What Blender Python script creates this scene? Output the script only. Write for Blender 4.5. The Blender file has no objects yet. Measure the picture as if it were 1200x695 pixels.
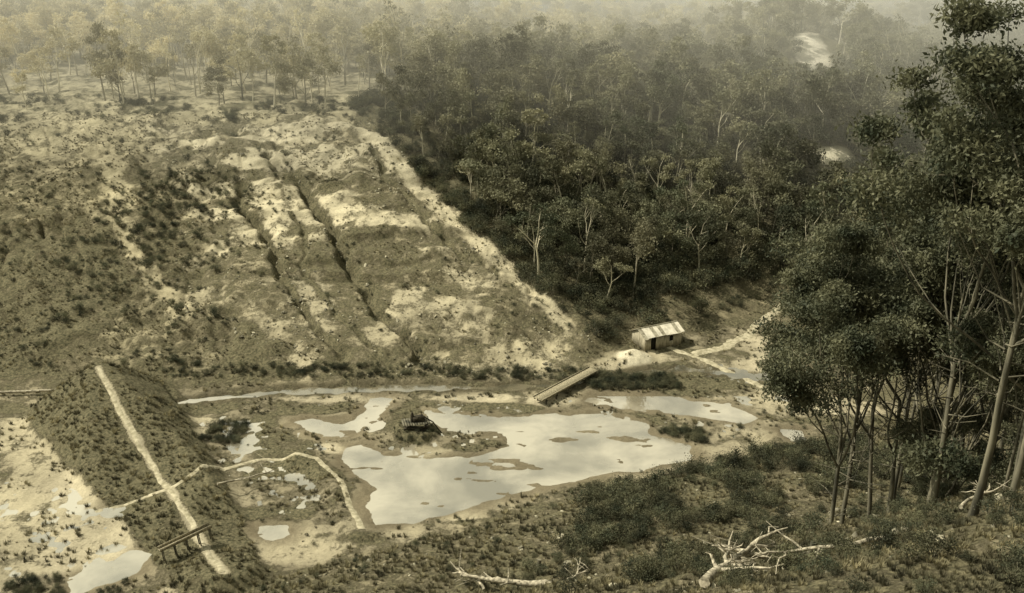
import bpy, math, numpy as np
from mathutils import Vector
R = np.random.default_rng(11)
scene = bpy.context.scene
# ------------------------------------------------------------------ noise
def _h(i, j, seed):
    n = (i.astype(np.int64)*374761393 + j.astype(np.int64)*668265263 + seed*1442695041) & 0x7fffffff
    n = ((n ^ (n >> 13))*1274126177) & 0x7fffffff
    n = n ^ (n >> 16)
    return (n & 0xffff)/65535.0
def vn(x, y, seed=0):
    xi = np.floor(x); yi = np.floor(y); fx = x-xi; fy = y-yi
    fx = fx*fx*(3-2*fx); fy = fy*fy*(3-2*fy)
    a=_h(xi,yi,seed); b=_h(xi+1,yi,seed); c=_h(xi,yi+1,seed); d=_h(xi+1,yi+1,seed)
    return (a*(1-fx)+b*fx)*(1-fy)+(c*(1-fx)+d*fx)*fy
def fbm(x, y, seed=0, o=4):
    s=0; a=.5; t=0
    for k in range(o):
        s = s+a*vn(x*2**k+k*17.3, y*2**k-k*9.1, seed+k); t+=a; a*=.5
    return s/t*2-1
def ss(a,b,x):
    t=np.clip((x-a)/(b-a),0,1); return t*t*(3-2*t)
def sp(d,k): return .5*(d+np.sqrt(d*d+k*k))
def segd(x,y,pl):
    best=np.full(np.shape(x),1e9); par=np.zeros(np.shape(x)); L=0
    tot=sum(math.dist(pl[i],pl[i+1]) for i in range(len(pl)-1))
    for i in range(len(pl)-1):
        (ax,ay),(bx,by)=pl[i],pl[i+1]; dx=bx-ax; dy=by-ay; l2=dx*dx+dy*dy
        t=np.clip(((x-ax)*dx+(y-ay)*dy)/l2,0,1)
        d=np.hypot(x-ax-t*dx,y-ay-t*dy); m=d<best
        best=np.where(m,d,best); par=np.where(m,(L+t*math.sqrt(l2))/tot,par); L+=math.sqrt(l2)
    return best,par
def polysd(x,y,pg):
    d,_=segd(x,y,list(pg)+[pg[0]]); ins=np.zeros(np.shape(x),bool)
    n=len(pg)
    for i in range(n):
        (ax,ay),(bx,by)=pg[i],pg[(i+1)%n]
        if ay==by: continue
        c=((ay>y)!=(by>y))&(x<(bx-ax)*(y-ay)/(by-ay)+ax); ins^=c
    return np.where(ins,-d,d)
# ------------------------------------------------------------------ site map (metres, plan view)
POOLS=[
 [(-24.6,119.4),(-25.3,123.2),(-22.2,124),(-18.6,120.6),(-12.3,119.2),(-5,120.2),(-.6,123.2),(-1.3,126.3),(-6.5,128.5),(-11.1,128.9),(-13.5,131.2),(-13.6,134.8),(-7.4,133),(0,132.4),(6.8,133.5),(14.9,133.4),(20.6,130.9),(21.3,126.8),(25.9,123.9),(27,120.1),(20.7,117.2),(14.4,115),(5.9,112.4),(-1.1,108.7),(-7.8,105.4),(-13.1,103),(-17.5,102.7),(-19.7,107),(-18.6,111.2),(-22.8,115.7)],
 [(-27.6,125.7),(-24.2,126.3),(-21.4,132.2),(-19.3,139.1),(-24,139.8),(-23.8,134.2),(-26.4,130.4),(-31.5,131.9),(-33.8,130.7),(-30.6,127.7)],
 [(10.8,137.8),(13,141),(19.8,140.8),(28,139.4),(35.1,136.8),(38.6,132.3),(35.8,130.3),(30.2,131.9),(23.7,133.8),(17.2,135.6)],
 [(-32.6,102.6),(-28.5,102.9),(-27.4,100.7),(-29.7,98.8),(-32.4,100)],
 [(-54,106.5),(-51,107),(-50.5,104.6),(-52.5,104)],
 [(-52,91.5),(-46.6,97.5),(-43.6,96.6),(-43.8,93.3),(-47.4,90),(-50,88)],
 [(41,128.5),(44.5,128),(43.8,124.2),(41.6,124.5)],
]
CREEK=[(-60,135),(-52,138.2),(-38,141.6),(-22,142.8),(0,143.4),(10,144.2),(19,148),(30,151),(44,147),(60,150),(90,165),(150,190)]
SCAR=[(-92,238),(-60,240),(-42,238),(-37.8,231),(-27.7,215),(-18.6,199.5),(-6.9,182),(3.3,169),(12.3,158),(15,150),(0,146),(-29,145.5),(-41.7,158),(-60,167),(-62.3,182.4),(-69,204.5),(-76,221)]
G1=[(-57,224),(-54.9,217),(-47,206),(-42.4,198),(-37,190),(-34.8,184),(-29.5,176),(-28.2,172.6),(-22.1,162.7),(-18.5,158),(-15.8,150)]
G2=[(-78,233),(-76,229),(-68,216),(-64.9,210),(-57,197),(-53.6,190),(-46,177),(-44.2,174),(-37,163),(-33,156.7),(-28,148)]
G3=[(-36,228),(-27,209),(-17,192),(-9,180)]
G4=[(-48,196),(-43,187),(-41,178),(-34,168),(-27,158),(-22,149)]
EMB=[(-65.5,136),(-56,122.5),(-45.3,108.4),(-33,90)]
BERM=[(-30,119),(-27,118),(-24.2,114),(-22,109),(-20.2,104),(-19,101)]
TRACK_A=[(29,160),(33,156.5),(36.3,152.5),(39.6,147.1),(45.5,139.1),(52,133)]
TRACK_B=[(56,180),(49.8,172.7),(45,166),(39.6,160.4),(33,157)]
XR_Y=[150,158,169,182,199.5,215,231,246]; XR_X=[18,13.5,4.5,-5.7,-17,-26,-36,-46]
def sfoot(x,y): return (x+30)*.417-(y-91)*.909
def yfoot(x): return np.interp(x,[-400,-20,13,22,48,80,140,400],[144,144,150,159,172,188,230,300])
CLEAR1=[(101,331),(109,341),(104,350),(113,361)]; CLEAR2=[(82,243),(89,247)]
def poolsd(x,y):
    b=np.full(np.shape(x),1e9)
    for p in POOLS: b=np.minimum(b,polysd(x,y,p))
    return b
def gwarp(x,y): return x+4.2*fbm(y/8,x/30,41,5)
def bars(x,y): return fbm(x/4.5+.2*y,y/2.2,66,4)
def H(x,y):
    x=np.asarray(x,float); y=np.asarray(y,float)
    d=y-yfoot(x); g=np.interp(x,[-20,60,200],[.32,.26,.2])
    zf=g*(sp(d,4)-sp(d-97,14))+.025*sp(d-97,14)
    zf+= 45*ss(700,1600,y)*(.6+.5*fbm(x/500,y/500,3,2)) + 10*ss(260,420,y)*fbm(x/120,y/120,5,3)
    zf+= 19*np.exp(-((x-110)**2+(y-364)**2)/(2*25**2)) + 6*np.exp(-((x-86)**2+(y-252)**2)/(2*14**2))
    s=sfoot(x,y); sn=np.minimum(sp(s,2.5),100); zn=.35*sn+.0036*sn*sn-.4-9*np.exp(-((sn-80)/10.)**2)
    hill=ss(0,10,d); near=ss(0,12,s)
    z=zf+zn
    z+= hill*(1.5*fbm(x/16,y/16,7,3)+1.1*fbm(x/4.5,y/4.5,9,4)) + near*(.7*fbm(x/9,y/9,21,3)+.4*fbm(x/2.2,y/2.2,22,3)) + .16*fbm(x/5,y/5,13,3)+.14*fbm(x/1.2,y/1.2,14,2)+.05
    inb=hill*ss(-150,-120,x)*(1-ss(10,20,x))*(1-ss(236,244,y))
    w=x+.62*(y-144)+4*fbm(x/9,y/9,34,4)
    rn=vn(w/5+2*vn(y/12,w*0,31),y/30,33); z-= inb*.8*np.clip(1-np.abs(rn-.5)*9,0,1)*vn(x/9,y/9,37)
    rn=vn(w/2.6+7,y/16,35); z-= inb*.7*np.clip(1-np.abs(rn-.5)*7,0,1)*ss(.35,.7,vn(x/11,y/7,38))
    gx=gwarp(x,y)
    for gl,dep,wd in((G1,3.0,1.05),(G2,1.9,.85),(G3,1.,.7),(G4,1.,.6)):
        dd,pp=segd(gx,y,gl); z-=inb*dep*np.exp(-(dd/wd)**2)*ss(0,.06,pp)*(.25+1.1*vn(y/3.5,x/60,43))
    tt=(y+9*fbm(x/20,y/30,44,4))/8.0; z+=inb*1.3*vn(x/14,y/9,45)*(ss(.38,.56,tt-np.floor(tt))-(tt-np.floor(tt)))
    de,pe=segd(x,y,EMB); he=7.2-4.4*pe; z=np.maximum(z,np.minimum(he,he+.5-de/1.5+.35*fbm(x/2,y/2,51,3)))
    db,pb=segd(x,y,BERM); z=np.maximum(z,np.minimum(.9,1.5-db*.6))
    z+= 1.3*(1-ss(1.8,3.3,np.hypot((x+14.6)*.8,y-127.2)+.5*fbm(x/1.2,y/1.2,52,2)))
    z+= 2.1*np.exp(-((x-21.8)**2+((y-154)*1.2)**2)/8.0)
    q=(y<175)&(y>70)&(np.abs(x)<160)
    if np.any(q):
        xs=x[q]; ys=y[q]
        sd=poolsd(xs,ys)+1.1*fbm(xs/3,ys/2.2,61,4)
        fl=np.maximum(-.42+.22*sd,-1.0); fl=np.maximum(fl,-.36-.9*(.52-bars(xs,ys)))
        zz=np.minimum(z[q],fl)
        dc,_=segd(xs,ys,CREEK); dc=dc-1.0+1.4*fbm(xs/3,ys/3,63,3)
        zz=np.where(de[q]<9, zz, np.minimum(zz,np.maximum(-.42+.5*dc,-1.2)))
        z=z.copy(); z[q]=zz
    return z
def hz(x,y): return float(H(np.array([x]),np.array([y]))[0])
# ------------------------------------------------------------------ mesh helpers
def quadmesh(name,V,F,mi=None,smooth=False):
    me=bpy.data.meshes.new(name); V=np.asarray(V,np.float32); F=np.asarray(F,np.int32); n=len(F)
    me.vertices.add(len(V)); me.vertices.foreach_set('co',V.ravel())
    me.loops.add(n*4); me.loops.foreach_set('vertex_index',F.ravel())
    me.polygons.add(n); me.polygons.foreach_set('loop_start',np.arange(n,dtype=np.int32)*4)
    try: me.polygons.foreach_set('loop_total',np.full(n,4,np.int32))
    except Exception: pass
    if mi is not None: me.polygons.foreach_set('material_index',np.asarray(mi,np.int32))
    if smooth is not False: me.polygons.foreach_set('use_smooth',np.full(n,True) if smooth is True else np.asarray(smooth,bool))
    me.update(calc_edges=True); me.validate(); return me
class MB:
    def __init__(s): s.V=[];s.F=[];s.M=[];s.n=0
    def add(s,V,F,m):
        V=np.asarray(V,float);F=np.asarray(F,int); s.V.append(V);s.F.append(F+s.n);s.M.append(np.full(len(F),m));s.n+=len(V)
    def tube(s,P,rad,k=6,m=0,cap=True):
        P=np.asarray(P,float); n=len(P); T=np.gradient(P,axis=0); T/=np.linalg.norm(T,axis=1)[:,None]+1e-9
        ref=np.array([0.13,.9,.2]) if abs(T[0][2])>.8 else np.array([0,0,1.])
        A=np.cross(T,ref); A/=np.linalg.norm(A,axis=1)[:,None]+1e-9; B=np.cross(T,A)
        an=np.arange(k)*2*math.pi/k; rad=np.asarray(rad,float)
        V=(P[:,None,:]+rad[:,None,None]*(np.cos(an)[None,:,None]*A[:,None,:]+np.sin(an)[None,:,None]*B[:,None,:])).reshape(-1,3)
        F=[]
        for i in range(n-1):
            for j in range(k): F.append((i*k+j,i*k+(j+1)%k,(i+1)*k+(j+1)%k,(i+1)*k+j))
        s.add(V,F,m)
        if cap and k==6:
            s.add(V[-k:],[(0,1,2,3),(0,3,4,5)],m); s.add(V[:k],[(3,2,1,0),(5,4,3,0)],m)
    def leaves(s,C,L,W,rng,m=1,up=0.):
        n=len(C); d=rng.normal(size=(n,3)); d[:,2]-=up; d/=np.linalg.norm(d,axis=1)[:,None]
        w=np.cross(d,rng.normal(size=(n,3))); w/=np.linalg.norm(w,axis=1)[:,None]+1e-9
        l=L*rng.uniform(.6,1.3,n)[:,None]; ww=W*rng.uniform(.6,1.3,n)[:,None]
        V=np.stack([C-d*l/2,C+w*ww/2,C+d*l/2,C-w*ww/2],1).reshape(-1,3); s.add(V,np.arange(4*n).reshape(-1,4),m)
    def box(s,c,size,rz=0,m=0,tilt=None):
        x,y,z=[a/2 for a in size]; V=np.array([(-x,-y,-z),(x,-y,-z),(x,y,-z),(-x,y,-z),(-x,-y,z),(x,-y,z),(x,y,z),(-x,y,z)])
        if tilt:
            ct,st=math.cos(tilt),math.sin(tilt); V=np.stack([V[:,0],V[:,1]*ct-V[:,2]*st,V[:,1]*st+V[:,2]*ct],1)
        c0,s0=math.cos(rz),math.sin(rz); V=np.stack([V[:,0]*c0-V[:,1]*s0,V[:,0]*s0+V[:,1]*c0,V[:,2]],1)+np.array(c)
        s.add(V,[(0,3,2,1),(4,5,6,7),(0,1,5,4),(1,2,6,5),(2,3,7,6),(3,0,4,7)],m)
    def mesh(s,name,mats,smooth_m=(),height=None):
        M=np.concatenate(s.M); V=np.concatenate(s.V)
        if height: V=V*(height/V[:,2].max())
        me=quadmesh(name,V,np.concatenate(s.F),M,smooth=np.isin(M,smooth_m) if smooth_m else False)
        for m in mats: me.materials.append(m)
        return me
def obj(name,me,loc=(0,0,0),rz=0,sc=1,parent=None,coll=None):
    o=bpy.data.objects.new(name,me); o.location=loc; o.rotation_euler=(0,0,rz); o.scale=(sc,)*3
    (coll or scene.collection).objects.link(o)
    if parent: o.parent=parent
    return o
# ------------------------------------------------------------------ materials
def newmat(name):
    m=bpy.data.materials.new(name); m.use_nodes=True; nt=m.node_tree; nt.nodes.clear(); return m,nt,nt.nodes,nt.links
def noisemat(name,c1,c2,scale=1.,rough=.9,bump=0.,detail=6,obj_random=False,spec=.2,stretch=(1,1,1),transl=0.,lo=.35,hi=.65,haze_tint=None):
    m,nt,N,L=newmat(name); out=N.new('ShaderNodeOutputMaterial'); b=N.new('ShaderNodeBsdfPrincipled'); b.inputs['Roughness'].default_value=rough
    b.inputs['Specular IOR Level'].default_value=spec
    g=N.new('ShaderNodeNewGeometry'); mp=N.new('ShaderNodeMapping'); mp.inputs['Scale'].default_value=stretch
    n=N.new('ShaderNodeTexNoise'); n.inputs['Scale'].default_value=scale; n.inputs['Detail'].default_value=detail
    L.new(g.outputs['Position'],mp.inputs['Vector']); L.new(mp.outputs[0],n.inputs['Vector'])
    r=N.new('ShaderNodeValToRGB'); r.color_ramp.elements[0].position=lo; r.color_ramp.elements[1].position=hi
    r.color_ramp.elements[0].color=(*c1,1); r.color_ramp.elements[1].color=(*c2,1); L.new(n.outputs[0],r.inputs[0])
    col=r.outputs[0]
    if haze_tint:   # aerial haze painted into the leaf colour, paler toward the back and left
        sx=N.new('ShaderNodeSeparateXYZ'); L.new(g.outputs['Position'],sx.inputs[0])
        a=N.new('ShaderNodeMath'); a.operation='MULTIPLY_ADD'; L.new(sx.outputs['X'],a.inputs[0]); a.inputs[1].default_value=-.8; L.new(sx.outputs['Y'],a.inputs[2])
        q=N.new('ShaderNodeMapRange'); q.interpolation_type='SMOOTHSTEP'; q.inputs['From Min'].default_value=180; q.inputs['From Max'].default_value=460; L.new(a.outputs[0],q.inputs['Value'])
        mm=N.new('ShaderNodeMix'); mm.data_type='RGBA'; L.new(q.outputs[0],mm.inputs[0]); L.new(col,mm.inputs[6]); mm.inputs[7].default_value=(*haze_tint,1); col=mm.outputs[2]
    if obj_random:
        oi=N.new('ShaderNodeObjectInfo'); mr=N.new('ShaderNodeMapRange'); mr.inputs['To Min'].default_value=.55; mr.inputs['To Max'].default_value=1.5
        L.new(oi.outputs['Random'],mr.inputs['Value']); mx=N.new('ShaderNodeVectorMath'); mx.operation='SCALE'
        L.new(col,mx.inputs[0]); L.new(mr.outputs[0],mx.inputs['Scale']); col=mx.outputs[0]
    L.new(col,b.inputs['Base Color'])
    if bump:
        bp=N.new('ShaderNodeBump'); bp.inputs['Strength'].default_value=bump; bp.inputs['Distance'].default_value=.2; L.new(n.outputs[0],bp.inputs['Height']); L.new(bp.outputs[0],b.inputs['Normal'])
    sh=b.outputs[0]
    if transl:
        t=N.new('ShaderNodeBsdfTranslucent'); L.new(col,t.inputs['Color']); ms=N.new('ShaderNodeMixShader'); ms.inputs[0].default_value=transl
        L.new(sh,ms.inputs[1]); L.new(t.outputs[0],ms.inputs[2]); sh=ms.outputs[0]
    L.new(sh,out.inputs['Surface']); return m
M_leaf=noisemat('gum_leaves',(.042,.051,.03),(.165,.163,.095),.35,.6,transl=.25)
M_leaff=noisemat('forest_leaves',(.06,.068,.04),(.235,.22,.135),.06,.7,obj_random=True,transl=.25,haze_tint=(.55,.485,.30))
M_bush=noisemat('scrub_leaves',(.034,.042,.025),(.135,.13,.074),.5,.7,obj_random=True,transl=.2)
M_grass=noisemat('dry_grass',(.08,.076,.046),(.28,.246,.145),.3,.8,obj_random=True,transl=.3)
M_bark=noisemat('gum_bark',(.05,.048,.035),(.22,.2,.14),1.2,.9,.4,stretch=(1,1,.25))
M_barkp=noisemat('pale_bark',(.28,.255,.18),(.68,.62,.45),.8,.8,.2,stretch=(1,1,.2),obj_random=True)
M_dead=noisemat('weathered_wood',(.16,.142,.10),(.56,.5,.37),3.,.85,.4)
M_plank=noisemat('sawn_timber',(.15,.13,.085),(.45,.40,.27),5.,.85,.2)
M_dark=noisemat('dark_opening',(.01,.01,.007),(.02,.018,.012),5.,.9)
M_tar=noisemat('old_dark_timber',(.02,.018,.012),(.07,.06,.04),3.,.8,.3)
M_iron1=noisemat('corrugated_iron_bright',(.5,.46,.36),(.75,.69,.55),1.2,.45,.05,spec=.5)
M_iron2=noisemat('corrugated_iron_rusty',(.16,.14,.09),(.45,.41,.3),1.5,.6,.05,spec=.4)
M_wall=noisemat('weatherboard',(.26,.235,.165),(.5,.45,.33),4.,.85,.1,stretch=(1,1,.2))
M_path=noisemat('trodden_earth',(.26,.232,.15),(.50,.448,.315),1.6,.95,.3)
M_rock=noisemat('rock',(.13,.12,.085),(.42,.385,.275),.8,.9,.5,obj_random=True)
def terrain_mat():
    m,nt,N,L=newmat('ground'); out=N.new('ShaderNodeOutputMaterial'); b=N.new('ShaderNodeBsdfPrincipled'); b.inputs['Roughness'].default_value=.95; b.inputs['Specular IOR Level'].default_value=.1
    g=N.new('ShaderNodeNewGeometry'); ac=N.new('ShaderNodeAttribute'); ac.attribute_name='soil'; av=N.new('ShaderNodeAttribute'); av.attribute_name='veg'
    def nz(sc,det,rg=.6):
        n=N.new('ShaderNodeTexNoise'); n.inputs['Scale'].default_value=sc; n.inputs['Detail'].default_value=det; n.inputs['Roughness'].default_value=rg; L.new(g.outputs['Position'],n.inputs['Vector']); return n.outputs[0]
    def math_(op,a,bb):
        n=N.new('ShaderNodeMath'); n.operation=op
        for i,v in enumerate((a,bb)):
            if isinstance(v,(int,float)): n.inputs[i].default_value=v
            else: L.new(v,n.inputs[i])
        return n.outputs[0]
    nA=nz(.33,11,.76); nB=nz(2.4,6,.75); nC=nz(.09,5,.6)
    k=math_('ADD',math_('MULTIPLY',nA,.7),math_('MULTIPLY',nB,.3))
    th=math_('ADD',k,math_('MULTIPLY',math_('SUBTRACT',av.outputs['Fac'],.5),.42))
    mr=N.new('ShaderNodeMapRange'); mr.interpolation_type='SMOOTHSTEP'; mr.inputs['From Min'].default_value=.46; mr.inputs['From Max'].default_value=.56; L.new(th,mr.inputs['Value'])
    vr=N.new('ShaderNodeValToRGB'); vr.color_ramp.elements[0].position=.35; vr.color_ramp.elements[1].position=.66; vr.color_ramp.elements[0].color=(.038,.04,.023,1); vr.color_ramp.elements[1].color=(.22,.192,.115,1); L.new(nB,vr.inputs[0])
    mm=N.new('ShaderNodeMapRange'); mm.inputs['From Min'].default_value=.32; mm.inputs['From Max'].default_value=.66; mm.inputs['To Min'].default_value=.5; mm.inputs['To Max'].default_value=1.4
    L.new(math_('ADD',math_('MULTIPLY',nB,.45),math_('MULTIPLY',nC,.55)),mm.inputs['Value'])
    sv=N.new('ShaderNodeVectorMath'); sv.operation='SCALE'; L.new(ac.outputs['Color'],sv.inputs[0]); L.new(mm.outputs[0],sv.inputs['Scale'])
    mx=N.new('ShaderNodeMix'); mx.data_type='RGBA'; L.new(mr.outputs[0],mx.inputs[0]); L.new(sv.outputs[0],mx.inputs[6]); L.new(vr.outputs[0],mx.inputs[7])
    L.new(mx.outputs[2],b.inputs['Base Color'])
    bp=N.new('ShaderNodeBump'); bp.inputs['Strength'].default_value=1.; bp.inputs['Distance'].default_value=.5
    L.new(math_('ADD',k,math_('MULTIPLY',mr.outputs[0],.25)),bp.inputs['Height']); L.new(bp.outputs[0],b.inputs['Normal'])
    L.new(b.outputs[0],out.inputs['Surface']); return m
def water_mat(name,c,c2,sc=.12,gl=.35):
    m,nt,N,L=newmat(name); out=N.new('ShaderNodeOutputMaterial'); b=N.new('ShaderNodeBsdfPrincipled'); b.inputs['Roughness'].default_value=.06; b.inputs['Specular IOR Level'].default_value=.5
    g=N.new('ShaderNodeNewGeometry'); n=N.new('ShaderNodeTexNoise'); n.inputs['Scale'].default_value=sc; n.inputs['Detail'].default_value=5; n.inputs['Roughness'].default_value=.55; n.inputs['Distortion'].default_value=.3; L.new(g.outputs['Position'],n.inputs['Vector'])
    r=N.new('ShaderNodeValToRGB'); r.color_ramp.elements[0].position=.38; r.color_ramp.elements[1].position=.6; r.color_ramp.elements[0].color=(*c2,1); r.color_ramp.elements[1].color=(*c,1); L.new(n.outputs[0],r.inputs[0]); L.new(r.outputs[0],b.inputs['Base Color'])
    n2=N.new('ShaderNodeTexNoise'); n2.inputs['Scale'].default_value=1.2; L.new(g.outputs['Position'],n2.inputs['Vector']); bp=N.new('ShaderNodeBump'); bp.inputs['Strength'].default_value=.05; L.new(n2.outputs[0],bp.inputs['Height']); L.new(bp.outputs[0],b.inputs['Normal'])
    gs=N.new('ShaderNodeBsdfGlossy'); gs.inputs['Roughness'].default_value=.04; gs.inputs['Color'].default_value=(.97,.95,.9,1); L.new(bp.outputs[0],gs.inputs['Normal'])
    ms=N.new('ShaderNodeMixShader'); ms.inputs[0].default_value=gl; L.new(b.outputs[0],ms.inputs[1]); L.new(gs.outputs[0],ms.inputs[2])
    L.new(ms.outputs[0],out.inputs['Surface']); return m
# ------------------------------------------------------------------ terrain
def axis(lo,hi,st,flo,fhi,gr=1.09):
    a=list(np.arange(lo,hi,st)); s=st; v=a[-1]
    while v<fhi: s=min(s*gr,120); v+=s; a.append(v)
    s=st; v=lo; p=[]
    while v>flo: s=min(s*gr,120); v-=s; p.append(v)
    return np.array(p[::-1]+a)
xs=axis(-138,64,.38,-2600,2600); ys=axis(30,248,.38,-900,3200)
X,Y=np.meshgrid(xs,ys); x=X.ravel(); y=Y.ravel(); z=H(x,y)
nx,ny=len(xs),len(ys)
idx=np.arange(nx*ny).reshape(ny,nx); F=np.stack([idx[:-1,:-1],idx[:-1,1:],idx[1:,1:],idx[1:,:-1]],-1).reshape(-1,4)
me=quadmesh('terrain',np.stack([x,y,z],1),F,smooth=True)
def C(*c): return np.array(c)[None,:]
col=np.repeat(C(.26,.225,.145),len(x),0); veg=np.full(len(x),.55)
def lay(mask,c,v):
    global col,veg
    m=mask[:,None]; col=col*(1-m)+C(*c)*m; veg=veg*(1-mask)+v*mask
s=sfoot(x,y); d=y-yfoot(x); n1=fbm(x/9,y/9,71,4); n2=fbm(x/24,y/6,72,5); n3=fbm(x/3,y/3,73,3)
hill=ss(-2,3,d)
lay(hill,(.24,.207,.13),.68)
lay(hill*ss(-.1,.5,fbm(x/22,y/22,75,3))*(x<-50),(.33,.29,.185),.52)
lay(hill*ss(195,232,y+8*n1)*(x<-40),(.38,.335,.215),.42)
sc=polysd(x,y,SCAR)+9*n1+4*n3; inn=1-ss(-5,6,sc)
lay(inn,(.50,.445,.305),.37); lay(inn*ss(.0,.3,n2)*.9,(.30,.262,.17),.64); lay(inn*ss(.0,.4,n1+.35*n3)*ss(195,165,y),(.29,.25,.16),.66)
lay(inn*ss(.05,.4,fbm(x/5,y/5,78,4)),(.33,.288,.185),.6)
lay(inn*ss(185,150,y)*.5,(.34,.295,.19),.56)
dt,_=segd(x,y,[(-98,225),(-88,205),(-80,188),(-70,172),(-60,163)]); lay((1-ss(1,3.5,dt+1.5*n3))*.8,(.42,.37,.24),.25)
dt,_=segd(x,y,[(-37,233),(-25,214),(-15,198),(-3,181),(7,168),(16,156),(19,150)]); lay((1-ss(1.2,3.5,dt+1.6*n3))*.9,(.5,.445,.305),.25)
dt,_=segd(x,y,[(-24,236),(-18,216),(-8,203),(0,190)]); lay((1-ss(1.5,5,dt+2.5*n3)),(.5,.445,.305),.2)
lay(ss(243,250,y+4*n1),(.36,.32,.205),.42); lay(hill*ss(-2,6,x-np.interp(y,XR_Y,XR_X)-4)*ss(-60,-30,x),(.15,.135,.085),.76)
lay(hill*ss(8,14,x)*(1-ss(12,22,d))*(1-ss(52,60,x)),(.26,.225,.14),.58)
flat=(1-ss(-3,1,d+1.5*n3))*(1-ss(-1,4,s+2*n3))
lay(flat,(.27,.235,.155),.5)
lay(flat*ss(-.05,.25,n1)*(x>-40),(.37,.325,.22),.36)
lay(flat*ss(.05,.35,fbm(x/10,y/5,77,3)),(.2,.175,.108),.74)
lay(flat*(x<-46)*(y<132)*(1-ss(.1,.4,n1)),(.42,.37,.25),.38)
psd=poolsd(x,y)
lay((1-ss(0,2.6,psd+1.8*n3))*flat,(.18,.152,.098),.22)
for cx,cy,rx,ry in((-29,138.5,11,1.6),(-6,139,10,1.4),(7,138,5,2),(-27,122,3,2),(-52,100,7,8),(-58,112,6,5),(42,152,7,6),(47,160,6,6),(18,151,5,2)):
    lay((1-ss(.5,1.2,np.hypot((x-cx)/rx,(y-cy)/ry)+.5*n3))*.85,(.46,.405,.28),.28)
lay((1-ss(2.6,3.6,np.hypot(x-21.8,y-154)+.5*n3)),(.62,.56,.41),.0)
lay((1-ss(2.,4.2,np.hypot(x+14.6,y-127.2))),(.08,.073,.045),.9)
lay(ss(0,4,s+1.5*n3),(.27,.235,.15),.57)
lay(ss(0,4,s)*ss(0,.5,n1),(.22,.192,.118),.72)
lay(ss(60,68,x)*(y>120),(.15,.135,.085),.8)
de,pe=segd(x,y,EMB); he=7.2-4.4*pe
lay((1-ss(1.5*he-.5,1.5*he+1,de)),(.22,.192,.118),.72)
lay((1-ss(.2,.8,de+.4*n3)),(.45,.40,.28),.1)
gxw=gwarp(x,y)
for gl,wd in((G1,1.25),(G2,.95),(G3,.6),(G4,.6)):
    dd,_=segd(gxw,y,gl); lay((1-ss(wd*.3,wd*1.4,dd))*(y>148)*ss(.1,.5,vn(y/3.5,x/60,43)),(.07,.064,.04),.85)
dc,_=segd(x,y,CREEK); lay((1-ss(1.5,3,dc+.8*n3))*(de>9),(.14,.12,.075),.5)
lay((1-ss(3,5,segd(x,y,CLEAR1)[0])),(.66,.6,.45),.0); lay((1-ss(2,5,segd(x,y,CLEAR2)[0])),(.55,.5,.36),.1)
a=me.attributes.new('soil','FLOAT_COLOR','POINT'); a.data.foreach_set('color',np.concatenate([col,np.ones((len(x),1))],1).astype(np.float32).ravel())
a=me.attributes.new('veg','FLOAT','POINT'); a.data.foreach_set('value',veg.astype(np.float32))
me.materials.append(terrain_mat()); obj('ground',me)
def sheet(name,x0,x1,y0,y1,zz,mat):
    V=[(x0,y0,zz),(x1,y0,zz),(x1,y1,zz),(x0,y1,zz)]; m=quadmesh(name,V,[(0,1,2,3)]); m.materials.append(mat); return obj(name,m)
sheet('pond_water',-70,45.5,80,139.9,-.45,water_mat('silty_water',(.54,.485,.36),(.16,.14,.095),.075,.40))  # darker noise tone paints brown shallows and patches of dark reflection
def ribbon(name,pl,w,mat,zo=.06,step=.5,rag=.35):
    P=[np.array(p,float) for p in pl]; pts=[]
    for i in range(len(P)-1):
        n=max(2,int(np.linalg.norm(P[i+1]-P[i])/step))
        for k in range(n): pts.append(P[i]+(P[i+1]-P[i])*k/n)
    pts.append(P[-1]); pts=np.array(pts)
    for _ in range(6): pts[1:-1]=(pts[:-2]+pts[1:-1]*2+pts[2:])/4
    T=np.gradient(pts,axis=0); T/=np.linalg.norm(T,axis=1)[:,None]; Nn=np.stack([-T[:,1],T[:,0]],1)
    u=np.arange(len(pts))*step; K=5; rows=[]
    pts=pts+Nn*(.3*fbm(u/3,u*0,86,3))[:,None]
    lw=w/2*(1+rag*1.5*fbm(u/1.5,u*0,81,3)); rw=w/2*(1+rag*1.5*fbm(u/1.5,u*0+9,83,3))
    for k in range(K):
        f=k/(K-1); off=-lw*(1-f)+rw*f; rows.append(pts+Nn*off[:,None])
    V=np.stack(rows,1).reshape(-1,2); Z=H(V[:,0],V[:,1])+zo
    Z=Z.reshape(-1,K); Z[:,0]-=.1; Z[:,-1]-=.1
    V3=np.concatenate([V,Z.reshape(-1,1)],1); n=len(pts); id_=np.arange(n*K).reshape(n,K)
    Fq=np.stack([id_[:-1,:-1],id_[:-1,1:],id_[1:,1:],id_[1:,:-1]],-1).reshape(-1,4)
    m=quadmesh(name,V3,Fq,smooth=True); m.materials.append(mat); return obj(name,m)
cw=water_mat('muddy_water',(.20,.175,.115),(.10,.09,.06),.3,.25)
V=[]
for i,(a,b) in enumerate(CREEK): V+=[(a,b-(2 if a<-30 else 3.2),-.46),(a,b+4,-.46)]
Fq=[(2*i,2*i+2,2*i+3,2*i+1) for i in range(len(V)//2-1)]
m=quadmesh('creek',V,Fq); m.materials.append(cw); obj('creek_water',m)
ribbon('footpath',EMB,.8,M_path)
ribbon('footpath',[(-55,105.5),(-50,108),(-45.3,109.5),(-41,116),(-36.9,119.4),(-28.1,118.4)],.85,M_path)
ribbon('dirt_track',[(-28.1,118.4),(-24.2,114),(-22,109),(-20.2,104),(-19,101)],1.0,M_path)
ribbon('dirt_track',TRACK_A,1.7,M_path)
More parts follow.
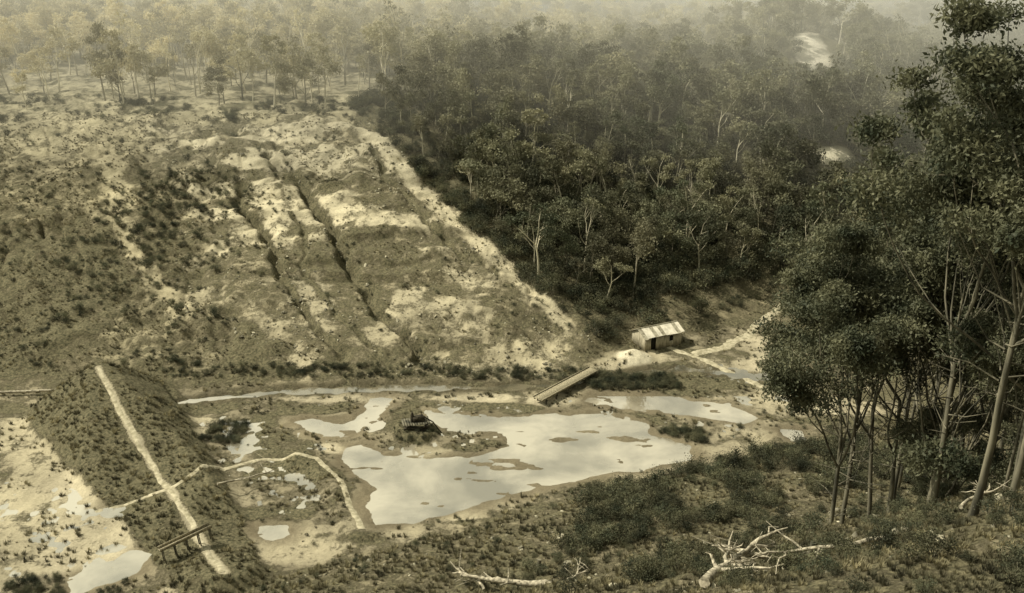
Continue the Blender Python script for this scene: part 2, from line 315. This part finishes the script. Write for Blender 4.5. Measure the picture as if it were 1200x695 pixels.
ribbon('dirt_track',TRACK_B,2.4,M_path)
# ------------------------------------------------------------------ plants
def eucalypt(seed,h,levels,leaf_n,L,W,clump,bark,leafm,thin=.52,spread=1.,k=6,rad=None,bare=0):
    rng=np.random.default_rng(seed); mb=MB(); tips=[]
    def limb(p,dr,ln,r,lev):
        n=5 if lev<2 else 4; pts=[p]; dr=dr/np.linalg.norm(dr)
        for i in range(n):
            dr=dr+rng.normal(size=3)*(.13 if lev else .035)+np.array([0,0,.10 if lev else .03]); dr/=np.linalg.norm(dr); pts.append(pts[-1]+dr*ln/n)
        rr=np.linspace(r,r*(.5 if lev else .62),n+1)
        if lev==0: rr[0]*=1.35
        mb.tube(pts,rr,k if lev<2 else 4,0,cap=False)
        if lev>=levels:
            tips.append(pts[-1]); tips.append(pts[-2]*.6+pts[-1]*.4+rng.normal(size=3)*clump*.5); return
        nc=rng.integers(3,5)+(levels>2) if lev==0 else rng.integers(2,5)
        for c in range(nc):
            f=1. if c==0 else rng.uniform(.45 if lev else .62,1.); q=f*n; i=min(int(q),n-1); bp=pts[i]+(pts[i+1]-pts[i])*(q-i)
            ax=rng.normal(size=3); ax[2]*=.35; ax-=dr*ax.dot(dr); ax/=np.linalg.norm(ax)
            an=math.radians(rng.uniform(18,52)*spread) if c else math.radians(rng.uniform(5,22))
            limb(bp,dr*math.cos(an)+ax*math.sin(an),ln*( (1-thin)/thin*.62 if lev==0 else .6)*rng.uniform(.8,1.1),rr[i]*(.62 if c else .85),lev+1)
    limb(np.zeros(3)-np.array([0,0,.6]),np.array([rng.normal()*.04,rng.normal()*.04,1.]),h*thin,rad or h*.013,0)
    for b in range(bare):
        zz=h*rng.uniform(.22,thin); a=rng.uniform(0,6.28); l=rng.uniform(1.5,4); p=np.array([0,0,zz]); mid=p+np.array([math.cos(a),math.sin(a),.3])*l*.5; e=p+np.array([math.cos(a+.3),math.sin(a+.3),.7+rng.uniform(-.5,.5)])*l
        mb.tube([p,mid,e],[.07,.05,.02],4,0,cap=False)
    if leaf_n:
        T=np.array(tips); wgt=rng.uniform(.2,1.8,len(T)); cnt=(leaf_n*wgt/wgt.sum()).astype(int)+1
        Cc=[]
        for t,c in zip(T,cnt):
            q=rng.normal(size=(c,3)); q*=(rng.uniform(.35,1.,(c,1)))/(np.linalg.norm(q,axis=1)[:,None]**.6+.2)
            Cc.append(t+q*np.array([1.,1.,.62])*clump*rng.uniform(.6,1.35))
        mb.leaves(np.concatenate(Cc),L,W,rng,1,up=.5)
    return mb.mesh('eucalypt_%d'%seed,[bark,leafm],(0,),height=h)
def shrub(seed,h,n,L,W,leafm):
    rng=np.random.default_rng(seed); mb=MB(); Cc=[]
    for i in range(rng.integers(7,11)):
        a=rng.uniform(0,6.28); r=h*.5*math.sqrt(rng.uniform(0,1)); e=np.array([math.cos(a)*r,math.sin(a)*r,h*rng.uniform(.3,.95)*(1-.4*r/h)])
        mb.tube([np.array([0,0,-.3]),e*.5+rng.normal(size=3)*.1,e],[.05,.04,.015],4,0,cap=False)
        q=rng.normal(size=(n//8,3))*np.array([.2,.2,.16])*h*rng.uniform(.6,1.15); Cc.append(e+q)
    Cc=np.concatenate(Cc); Cc[:,2]=np.abs(Cc[:,2]); mb.leaves(Cc,L,W,rng,1); return mb.mesh('shrub_%d'%seed,[M_bark,leafm],(0,))
def tuft(seed,h,n):
    rng=np.random.default_rng(seed); mb=MB(); V=[];
    for i in range(n):
        a=rng.uniform(0,6.28); r=rng.uniform(0,.45)*h; b=np.array([math.cos(a)*r*.9,math.sin(a)*r*.9,-.05]); a2=a+rng.normal()*.7; ln=h*rng.uniform(.5,1.1)
        t=b+np.array([math.cos(a2)*ln*.45,math.sin(a2)*ln*.45,ln]); w=np.array([-math.sin(a2),math.cos(a2),0])*h*.05; mid=(b+t)/2+np.array([0,0,ln*.12])
        V.append([b-w,b+w,mid+w,mid-w]); V.append([mid-w,mid+w,t+w*.2,t-w*.2])
    V=np.array(V).reshape(-1,3); mb.add(V,np.arange(len(V)).reshape(-1,4),0); return mb.mesh('tuft_%d'%seed,[M_grass])
def clod(seed):
    rng=np.random.default_rng(seed); mb=MB(); n=6; ph=rng.uniform(0,6,3); V=[]
    for i in range(n+1):
        for j in range(8):
            th=math.pi*i/n; a=j*math.pi/4; r=.5*(1+.3*math.sin(2*a+ph[0])+.2*math.sin(3*th+ph[1]))*(1+.15*rng.normal())
            V.append((math.sin(th)*math.cos(a)*r*1.3,math.sin(th)*math.sin(a)*r,math.cos(th)*r*.7))
    F=[(i*8+j,(i+1)*8+j,(i+1)*8+(j+1)%8,i*8+(j+1)%8) for i in range(n) for j in range(8)]
    mb.add(V,F,0); return mb.mesh('stone_%d'%seed,[M_rock])
def coll(name,meshes):
    c=bpy.data.collections.new(name)
    for i,m in enumerate(meshes): c.objects.link(bpy.data.objects.new('%s_form_%02d'%(name,i),m))
    return c
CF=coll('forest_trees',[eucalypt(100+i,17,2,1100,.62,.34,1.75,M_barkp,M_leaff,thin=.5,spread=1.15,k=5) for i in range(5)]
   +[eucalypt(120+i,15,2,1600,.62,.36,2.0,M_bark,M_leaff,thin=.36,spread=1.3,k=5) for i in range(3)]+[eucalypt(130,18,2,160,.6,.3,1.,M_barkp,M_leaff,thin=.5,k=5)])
CB=coll('scrub_bushes',[shrub(200+i,2.2,800,.20,.11,M_bush) for i in range(5)])
CG=coll('grass_tufts',[tuft(300+i,.6,34) for i in range(4)])
CS=coll('loose_stones',[clod(340+i) for i in range(4)])
def scatter(name,px,py,sc,cl,ncl,rng,idx=None,dz=-.05,tilt=.0):
    px=np.asarray(px);py=np.asarray(py); pz=H(px,py)+dz; n=len(px)
    me=bpy.data.meshes.new(name); me.vertices.add(n); me.vertices.foreach_set('co',np.stack([px,py,pz],1).astype(np.float32).ravel())
    a=me.attributes.new('scl','FLOAT_VECTOR','POINT'); sv=np.stack([sc*rng.uniform(.85,1.2,n),sc*rng.uniform(.85,1.2,n),sc*rng.uniform(.85,1.15,n)],1); a.data.foreach_set('vector',sv.astype(np.float32).ravel())
    a=me.attributes.new('rt','FLOAT_VECTOR','POINT'); rv=np.stack([rng.normal(0,tilt,n),rng.normal(0,tilt,n),rng.uniform(0,6.28,n)],1); a.data.foreach_set('vector',rv.astype(np.float32).ravel())
    a=me.attributes.new('idx','INT','POINT'); a.data.foreach_set('value',(rng.integers(0,ncl,n) if idx is None else idx).astype(np.int32))
    o=obj(name,me); ng=bpy.data.node_groups.new(name,'GeometryNodeTree'); ng.interface.new_socket('Geometry',in_out='INPUT',socket_type='NodeSocketGeometry'); ng.interface.new_socket('Geometry',in_out='OUTPUT',socket_type='NodeSocketGeometry')
    N=ng.nodes;L=ng.links; gi=N.new('NodeGroupInput');go=N.new('NodeGroupOutput'); ip=N.new('GeometryNodeInstanceOnPoints'); ci=N.new('GeometryNodeCollectionInfo')
    ci.inputs['Collection'].default_value=cl; ci.inputs['Separate Children'].default_value=True; ci.inputs['Reset Children'].default_value=True
    def na(nm,t): q=N.new('GeometryNodeInputNamedAttribute'); q.data_type=t; q.inputs['Name'].default_value=nm; return q.outputs['Attribute']
    L.new(gi.outputs[0],ip.inputs['Points']); L.new(ci.outputs[0],ip.inputs['Instance']); ip.inputs['Pick Instance'].default_value=True
    L.new(na('idx','INT'),ip.inputs['Instance Index']); L.new(na('scl','FLOAT_VECTOR'),ip.inputs['Scale']); L.new(na('rt','FLOAT_VECTOR'),ip.inputs['Rotation']); L.new(ip.outputs[0],go.inputs[0])
    md=o.modifiers.new('scatter','NODES'); md.node_group=ng; return o
def jit(x0,x1,y0,y1,st,rng):
    a,b=np.meshgrid(np.arange(x0,x1,st),np.arange(y0,y1,st)); a=a.ravel();b=b.ravel(); return a+rng.uniform(-.5,.5,len(a))*st, b+rng.uniform(-.5,.5,len(b))*st
px,py=jit(-330,380,118,430,5.0,R); qx,qy=jit(-650,650,430,860,8.,R); px=np.r_[px,qx];py=np.r_[py,qy]
w=fbm(px/8,py/8,91,2); xr=np.interp(py,XR_Y,XR_X); dd=py-yfoot(px)
keep=(py>247+6*w)|((px>xr+8+4*w)&(dd>17+5*w))|((px>62+4*w)&(dd>4))|((px>64+4*w)&(sfoot(px,py)<-6)&(dd<-3))
keep&=(np.abs(px)<.62*py+70)&(segd(px,py,CLEAR1+[(97,305)])[0]>np.where(py<335,10,6.5)+2*w)&(segd(px,py,CLEAR2+[(76,222)])[0]>6)
thin=np.where((px<-25)&(py<340),.5*ss(350,255,py),0)
keep&=R.uniform(size=len(px))>np.where(dd<130,.08,.2)+thin+.25*(fbm(px/30,py/30,93,2)>.15)*(dd>100)
px=px[keep];py=py[keep]; sc=R.uniform(.5,1.2,len(px))*np.where((py<240)&(px<60),.8,1.)
ix=R.choice(9,len(px),p=[.11,.11,.11,.11,.11,.12,.12,.12,.09]); lt=(px<-20)&(py<320)&(R.uniform(size=len(px))<.35); ix[lt]=8
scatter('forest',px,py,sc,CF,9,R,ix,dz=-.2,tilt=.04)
bx=[];by=[];bs=[]
def shr(n,fx,fy,dens,s0,s1):
    a=R.uniform(*fx,n);b=R.uniform(*fy,n);k=R.uniform(size=n)<dens(a,b); k&=poolsd(a,b)>.6; k&=(segd(a,b,EMB)[0]>1.2)
    bx.append(a[k]);by.append(b[k]);bs.append(R.uniform(s0,s1,k.sum()))
S=sfoot
shr(1700,(2,62),(90,132),lambda a,b:(S(a,b)>.5)*(S(a,b)<18)*ss(4,14,a+.4*S(a,b)-2)*(fbm(a/6,b/6,95,2)>-.12)*.9,.2,1.1)
shr(1100,(0,62),(60,120),lambda a,b:(S(a,b)>14)*(S(a,b)<45)*(fbm(a/6,b/6,95,2)>-.1)*.65,.15,.9)
shr(1100,(-32,70),(44,110),lambda a,b:(S(a,b)>1)*(S(a,b)<64)*.5*(fbm(a/7,b/7,96,2)>0),.1,.45)
shr(2200,(14,75),(30,110),lambda a,b:(S(a,b)>22)*.6*(fbm(a/3,b/3,92,2)>-.2),.12,.75)
xrf=lambda b:np.interp(b,XR_Y,XR_X)
shr(4200,(-60,60),(150,260),lambda a,b:(b>yfoot(a)+5)*(a>xrf(b)+3)*(a<xrf(b)+40)*(.25+.6*(fbm(a/9,b/9,97,2)>-.05)),.5,1.6)
shr(4500,(-20,150),(170,330),lambda a,b:(b>yfoot(a)+14)*(a>xrf(b)+25)*(a<.6*b)*.7,.9,2.0)
shr(1300,(-150,-30),(236,262),lambda a,b:(b>240+3*fbm(a/8,b/8,98,2))*.3*(fbm(a/9,b/5,94,2)>-.1),.2,.9)
shr(2200,(-125,-50),(150,235),lambda a,b:(np.exp(-(((a+76)/10)**2+((b-193)/17)**2))*1.1+.05),.15,.8)
shr(2600,(-135,-58),(148,215),lambda a,b:(fbm(a/7,b/5,109,3)>.0)*.5+.03,.1,.5)
shr(2400,(-100,14),(147,238),lambda a,b:(fbm(a/9,b/4,99,3)>.2)*.55+.02,.08,.45)
shr(700,(-45,20),(147,200),lambda a,b:(segd(gwarp(a,b),b,G1)[0]<2.2)*.8,.1,.4)
shr(800,(-60,20),(145.5,149),lambda a,b:.35+0*a,.15,.55)
shr(220,(13,28),(142.5,148),lambda a,b:.9+0*a,.25,.6); shr(120,(22.5,29),(123.5,128.5),lambda a,b:.9+0*a,.2,.5)
shr(90,(-46.5,-41),(124,130.5),lambda a,b:.8+0*a,.2,.55); shr(110,(-18.5,-10.5),(123.5,130.5),lambda a,b:.9*(np.hypot(a+14.6,b-127.2)<3.6)*(np.hypot(a+14.6,b-127.2)>1.9),.12,.3)
shr(1300,(-44,45),(98,142),lambda a,b:(S(a,b)<0)*(fbm(a/5,b/4,101,2)>.05)*.6,.05,.28)
shr(700,(20,62),(150,196),lambda a,b:(b>yfoot(a)+1)*(.2+.5*(fbm(a/5,b/5,102,2)>.1)),.2,.8)
shr(350,(28,60),(128,160),lambda a,b:(fbm(a/5,b/5,103,2)>.2)*.6,.1,.4)
shr(500,(-58,-44),(84,92),lambda a,b:.6+0*a,.15,.4)
bx=np.concatenate(bx);by=np.concatenate(by);bs=np.concatenate(bs); ok=(np.hypot(bx-27,by-160.5)>6.5)&(np.hypot(bx-22,by-154)>4)&(segd(bx,by,TRACK_B)[0]>2.2)&(segd(bx,by,TRACK_A)[0]>1.8)&(segd(bx,by,CLEAR2)[0]>5); scatter('scrub',bx[ok],by[ok],bs[ok],CB,5,R,tilt=.1)
gx=R.uniform(-135,75,90000);gy=R.uniform(28,246,90000)
v=fbm(gx/4,gy/4,105,4); ins=polysd(gx,gy,SCAR)<0; ee=segd(gx,gy,EMB)
den=np.where(S(gx,gy)>1,.95*(v>-.35),np.where(gy>yfoot(gx),np.where(ins,.4*(v>.2),np.where(gx<-55,.65*(v>-.05),.5*(v>.08))),.35*(v>.05)))
den=np.where((ee[0]<10-5*ee[1]),.8,den); k=(R.uniform(size=90000)<den)&(poolsd(gx,gy)>.5)&(ee[0]>1)&(segd(gx,gy,CREEK)[0]>2.5)
gx=gx[k];gy=gy[k]; scatter('grass',gx,gy,R.uniform(.3,1.05,len(gx))*np.where(S(gx,gy)>45,.8,1)*np.where(gy>yfoot(gx),.75,1),CG,4,R,dz=-.03)
hx=R.uniform(5,60,6000);hy=R.uniform(28,75,6000);k=(S(hx,hy)>40)&(fbm(hx/2.5,hy/2.5,107,2)>-.3);scatter('grass',hx[k],hy[k],R.uniform(.3,.75,k.sum()),CG,4,R,dz=-.03)
gx=R.uniform(-110,20,9000);gy=R.uniform(146,240,9000); k=(polysd(gx,gy,SCAR)<6)&(R.uniform(size=9000)<.15+.8*(fbm(gx/6,gy/6,106,3)>.1))
hx=R.uniform(-30,60,900);hy=R.uniform(45,110,900); k2=S(hx,hy)>3; gx=np.r_[gx[k],hx[k2]];gy=np.r_[gy[k],hy[k2]]
scatter('loose_stones',gx,gy,R.uniform(.1,.3,len(gx))+.5*R.uniform(0,1,len(gx))**6,CS,4,R,dz=0,tilt=.4)
# near gum trees
near=[eucalypt(400+i,32,3,30000,.36,.15,1.55,M_bark,M_leaf,thin=t,spread=sp_,k=6,rad=.26,bare=12) for i,(t,sp_) in enumerate(((.5,.8),(.42,.95),(.53,.75),(.40,1.),(.46,.9)))]
TREES=[(31.8,80,38,2),(34,82.5,36,0),(38,85,38,2),(42,90,38,4),(33,63.6,32,2),(30.8,54,34,0),(38,66,36,1),(43,72,38,3),(46,80,40,1),(35,57,34,2),(50,95,40,3),(58,105,38,1),(60,92,39,4),(49,104,36,0),(38.5,75,36,4),(55,112,37,3),(41,60,33,1),(36,70,33,2),(44,88,39,3),(52,84,40,0),(64,98,40,3),(56,78,40,1),(48,68,37,4),(66,112,38,0),(37,60,35,3),(46,98,38,1),(53,98,40,4),(41,80,38,0),(40,72,22,3),(45,84,20,1),(42,77,18,3),(49,90,22,3),(38,63,19,1),(44,66,21,3)]
for i,(tx,ty,th,k) in enumerate(TREES):
    obj('eucalyptus_tree',near[k],(tx,ty,hz(tx,ty)),rz=i*2.4+.5,sc=th/32)
# ------------------------------------------------------------------ fallen dead trees
def deadtree(seed,ln,r,nb):
    rng=np.random.default_rng(seed); mb=MB(); n=8; P=np.stack([np.linspace(0,ln,n),np.cumsum(rng.normal(0,.18,n)),.3+np.linspace(0,.9,n)+rng.normal(0,.06,n)],1)
    mb.tube(P,np.linspace(r,r*.35,n),6,0)
    for b in range(nb):
        i=rng.integers(2,n); p=P[min(i,n-1)]; sd=rng.choice([-1,1]); l=ln*rng.uniform(.18,.45); dr=np.array([rng.uniform(.2,1.),sd*rng.uniform(.4,1.),rng.uniform(-.1,.55)]); dr/=np.linalg.norm(dr)
        Q=[p]; 
        for k in range(4): dr=dr+rng.normal(size=3)*.2; dr/=np.linalg.norm(dr); q=Q[-1]+dr*l/4; q[2]=max(q[2],.05); Q.append(q)
        mb.tube(Q,np.linspace(r*.45,r*.1,5),6,0,cap=False)
        e=Q[2]; mb.tube([e,e+np.array([rng.normal()*.5,rng.normal()*.5,.4]),e+np.array([rng.normal(),rng.normal(),.7])*l*.3],[r*.2,r*.14,.02],6,0,cap=False)
    return mb.mesh('fallen_tree_%d'%seed,[M_dead],(0,))
def lay_obj(name,me,a,b,coverz=.0):
    za,zb=hz(*a)+coverz,hz(*b)+coverz; o=obj(name,me,(a[0],a[1],za)); v=Vector((b[0]-a[0],b[1]-a[1],zb-za)); o.rotation_euler=(0,-math.atan2(v.z,math.hypot(v.x,v.y)),math.atan2(v.y,v.x)); return o
lay_obj('fallen_tree',deadtree(1,11,.4,9),(12.4,50.5),(18.5,60),.2)
lay_obj('fallen_tree',deadtree(2,7,.26,7),(19.5,60),(14.5,55),.1)
lay_obj('fallen_tree',deadtree(3,10.5,.42,4),(5,81.5),(-6,83.5),.35)
lay_obj('fallen_tree',deadtree(4,8,.2,6),(25,53),(17.5,52.5),.1)
lay_obj('fallen_branch',deadtree(5,5,.16,5),(-3,82),(-6.5,87),.3)
lay_obj('fallen_branch',deadtree(6,4,.14,5),(6,82),(9,87),.2); lay_obj('fallen_branch',deadtree(7,5,.15,4),(31,56),(35,60),.2)
lay_obj('fallen_tree',deadtree(8,8,.16,3),(-39.5,109),(-34,115))
def rock(name,p,r):
    rng=np.random.default_rng(int(abs(p[0]*77))+1); import bmesh
    bm=bmesh.new(); bmesh.ops.create_icosphere(bm,subdivisions=3,radius=r)
    for v in bm.verts:
        c=v.co; f=1+.3*math.sin(c.x*3/r+p[0])*math.cos(c.y*2.3/r+p[1])+.12*rng.normal()*.5; v.co=Vector((c.x*f*1.2,c.y*f,c.z*f*.7))
    m=bpy.data.meshes.new(name); bm.to_mesh(m); bm.free(); m.materials.append(M_rock); obj(name,m,(p[0],p[1],hz(*p)+r*.2))
rock('rock',(9.5,82.5),1.0); rock('rock',(10.9,83.5),.6); rock('rock',(6.2,88),.45)
def stump(p,h,r):
    mb=MB(); mb.tube([(0,0,-.3),(0,0,.15),(.03,0,h*.6),(.05,.02,h)],[r*1.6,r*1.1,r*.95,r*.9],6,0)
    for a in range(5): an=a*1.3; mb.tube([(0,0,.2),(math.cos(an)*r*1.8,math.sin(an)*r*1.8,.0),(math.cos(an)*r*3,math.sin(an)*r*3,-.2)],[r*.4,r*.3,r*.1],6,0)
    obj('tree_stump',mb.mesh('stump',[M_bark],(0,)),(p[0],p[1],hz(*p)))
stump((21.5,57),1.0,.25); stump((3,88),.8,.25); stump((-80,184),1.2,.3)
# dark log-crib pump platform standing on the islet in the pond
crib=bpy.data.objects.new('log_crib_platform',None); scene.collection.objects.link(crib); crib.location=(-14.6,127.2,hz(-14.6,127.2)-.25); crib.rotation_euler=(0,0,.25)
mb=MB()
for k in range(5):
    for sgn in(-1,1):
        if k%2: mb.tube([(-2.0,sgn*1.1,.15+.26*k),(2.0+.2*sgn,sgn*1.15,.17+.26*k)],[.17,.14],6,0)
        else: mb.tube([(sgn*1.6,-1.5,.15+.26*k),(sgn*1.6,1.5+.1*k,.15+.26*k)],[.17,.14],6,0)
obj('log_crib',mb.mesh('crib',[M_tar],(0,)),parent=crib)
mb=MB()
for k in range(11): mb.box((-1.9+k*.38,R.normal()*.05,1.5),(.33,2.5+R.uniform(-.2,.3),.08))
obj('deck',mb.mesh('crib_deck',[M_bark]),parent=crib)
mb=MB(); mb.box((.3,0,1.95),(1.5,.8,.8)); mb.tube([(-.5,0,1.55),(-.5,0,2.5),(-.48,0,3.1)],[.3,.27,.13],6,0); mb.tube([(.9,-.5,1.9),(.9,.5,1.9)],[.5,.5],6,0); mb.tube([(1.2,0,2.2),(2.6,-.3,1.2),(3.8,-.8,-.6)],[.1,.1,.1],6,0)
obj('pump_engine',mb.mesh('pump',[M_tar]),parent=crib)
# ------------------------------------------------------------------ shed
rz=math.atan2(4.6,9.1); sx,sy=26.9,161.4
gz=min(hz(sx+a,sy+b) for a in(-4,0,4) for b in(-2,0,2))
shed=bpy.data.objects.new('shed',None); scene.collection.objects.link(shed); shed.location=(sx,sy,gz+.45); shed.rotation_euler=(0,0,rz)
Lx,Ly,hw,hr=8.2,4.2,2.5,3.5
mb=MB()
nb=30
for i in range(nb):
    bxx=-Lx/2+(i+.5)*Lx/nb
    for sgn in(-1,1):
        if sgn==-1 and 5<=i<=8: continue
        if sgn==-1 and 20<=i<=22: mb.box((bxx,-Ly/2,.3),(Lx/nb-.02,.05,1.2)); mb.box((bxx,-Ly/2,2.2),(Lx/nb-.02,.05,.5)); continue
        mb.box((bxx,sgn*Ly/2,hw/2-.3),(Lx/nb-.02,.05,hw+.55+.02*math.sin(i*3.1)))
for i in range(14):
    yy=-Ly/2+.06+(i+.5)*(Ly-.12)/14; hh=hw+(hr-hw)*(1-abs(yy)/(Ly/2))-.06
    for sgn in(-1,1): mb.box((sgn*(Lx/2-.03),yy,hh/2-.3),(.05,(Ly-.12)/14-.02,hh+.55))
obj('walls',mb.mesh('shed_walls',[M_wall]),parent=shed)
mb=MB(); mb.box((-Lx/2+7*Lx/nb,-Ly/2+.12,1.05),(1.05,.04,2.5)); obj('door',mb.mesh('shed_door',[M_dark]),parent=shed)
mb=MB(); mb.box((-Lx/2+21.5*Lx/nb,-Ly/2+.12,1.4),(1.,.04,1.2)); obj('window',mb.mesh('shed_window',[M_dark]),parent=shed)
def roofside(sgn):
    mb=MB(); sheets=11; ov=.35
    for k in range(sheets):
        x0=-Lx/2-ov+k*(Lx+2*ov)/sheets; x1=x0+(Lx+2*ov)/sheets+.04; lift=.015*(k%2); n=24; V=[]
        e=R.uniform(-.08,.16)
        for i in range(n+1):
            xx=x0+(x1-x0)*i/n; zz=.02*math.sin(i*2*math.pi/4)
            V.append((xx,0,hr+.06+zz+lift)); V.append((xx,sgn*(Ly/2+.4+e),hr+.06-(hr-hw)/(Ly/2)*(Ly/2+.4+e)+zz+lift))
        mb.add(V,[(2*i,2*i+1,2*i+3,2*i+2) for i in range(n)],0 if k in(1,2,4,6,7,8,10) else 1)
    return mb.mesh('roof',[M_iron1,M_iron2])
obj('roof_front',roofside(-1),parent=shed); obj('roof_back',roofside(1),parent=shed)
mb=MB(); mb.tube([(-Lx/2-.3,0,hr+.1),(Lx/2+.3,0,hr+.1)],[.1,.1],6,0); obj('ridge_cap',mb.mesh('ridge',[M_iron2]),parent=shed)
# ------------------------------------------------------------------ timber bridge
a=np.array([4.2,136.6]);b=np.array([14.2,148.2]); ln=float(np.linalg.norm(b-a)); bz=.75
br=bpy.data.objects.new('timber_bridge',None); scene.collection.objects.link(br); br.location=(a[0],a[1],bz); br.rotation_euler=(0,0,math.atan2(b[1]-a[1],b[0]-a[0]))
mb=MB(); n=int(ln/.24)
for i in range(n): mb.box(((i+.5)*ln/n,R.normal()*.05,.0+R.normal()*.01),(.2,2.2+R.uniform(-.1,.15),.07))
obj('deck',mb.mesh('deck',[M_plank]),parent=br)
mb=MB()
for yy in(-.8,.8): mb.box((ln/2,yy,-.17),(ln,.2,.24))
for yy in(-1.02,1.02): mb.box((ln/2,yy,.12),(ln,.14,.14))
obj('bearers',mb.mesh('bearers',[M_plank]),parent=br)
mb=MB()
for i in range(6):
    for yy in(-.85,.85): mb.tube([(1+i*(ln-2)/5,yy*1.2,-2.2),(1+i*(ln-2)/5,yy,-.3)],[.13,.12],6,0)
    mb.box((1+i*(ln-2)/5,0,-.4),(.2,2.3,.2))
obj('piles',mb.mesh('piles',[M_bark]),parent=br)
def trestle(name,a,b,z0,z1,w):
    a=np.array(a);b=np.array(b); l=float(np.linalg.norm(b-a)); e=bpy.data.objects.new(name,None); scene.collection.objects.link(e); e.location=(a[0],a[1],z0); e.rotation_euler=(0,-math.atan2(z1-z0,l),math.atan2(b[1]-a[1],b[0]-a[0]))
    mb=MB(); mb.box((l/2,0,0),(l,w,.06)); mb.box((l/2,w/2+.03,.15),(l,.05,.4)); mb.box((l/2,-w/2-.03,.15),(l,.05,.4)); obj('trough',mb.mesh('trough',[M_plank]),parent=e)
    mb=MB()
    for i in range(5):
        q=.3+i*(l-.6)/4
        for yy in(-w/2,w/2): mb.box((q,yy,-1.),(.12,.12,1.9))
        mb.box((q,0,-.12),(.14,w+.5,.12))
    obj('legs',mb.mesh('legs',[M_bark]),parent=e)
trestle('timber_flume',(-41.5,93.5),(-36.5,97.5),2.2,2.9,.7)
mb=MB(); mb.tube([(-90,139.2,.4),(-80,139.8,.5),(-70,140.6,.6)],[.22,.22,.22],6,0); obj('pipe',mb.mesh('pipe',[M_dead],(0,)))
# ------------------------------------------------------------------ haze lying over the upland forest
m,nt,N,L=newmat('haze'); out=N.new('ShaderNodeOutputMaterial'); vs=N.new('ShaderNodeVolumeScatter'); vs.inputs['Density'].default_value=.0036; vs.inputs['Color'].default_value=(1,.95,.78,1); L.new(vs.outputs[0],out.inputs['Volume'])
mb=MB(); mb.box((0,880,30),(2600,1340,90)); obj('haze',mb.mesh('haze',[m]))
# ------------------------------------------------------------------ light, camera
sd=Vector((-.60,.10,.76)).normalized()
sun=bpy.data.lights.new('sun','SUN'); sun.energy=5.0; sun.angle=math.radians(.5); sun.color=(1,.94,.79)
so=bpy.data.objects.new('sun',sun); so.rotation_euler=sd.to_track_quat('Z','Y').to_euler(); scene.collection.objects.link(so)
w=bpy.data.worlds.new('World'); scene.world=w; w.use_nodes=True; N=w.node_tree.nodes; L=w.node_tree.links
bg=N['Background']; sky=N.new('ShaderNodeTexSky'); sky.sky_type='NISHITA'; sky.sun_disc=False; sky.sun_elevation=math.asin(sd.z); sky.sun_rotation=math.atan2(sd.x,sd.y)
hs=N.new('ShaderNodeHueSaturation'); hs.inputs['Saturation'].default_value=.0; tn=N.new('ShaderNodeMix'); tn.data_type='RGBA'; tn.blend_type='MULTIPLY'; tn.inputs[0].default_value=1; tn.inputs[7].default_value=(1,1.02,.82,1)
L.new(sky.outputs[0],hs.inputs['Color']); L.new(hs.outputs[0],tn.inputs[6]); L.new(tn.outputs[2],bg.inputs['Color']); bg.inputs['Strength'].default_value=.15
cam=bpy.data.cameras.new('camera'); cam.sensor_width=36; cam.lens=33; cam.clip_end=6000; cam.clip_start=.5
co=bpy.data.objects.new('camera',cam); co.location=(0,0,68); co.rotation_euler=(math.radians(70),0,0); scene.collection.objects.link(co); scene.camera=co
scene.view_settings.view_transform='Standard'; scene.view_settings.look='None'; scene.view_settings.exposure=0
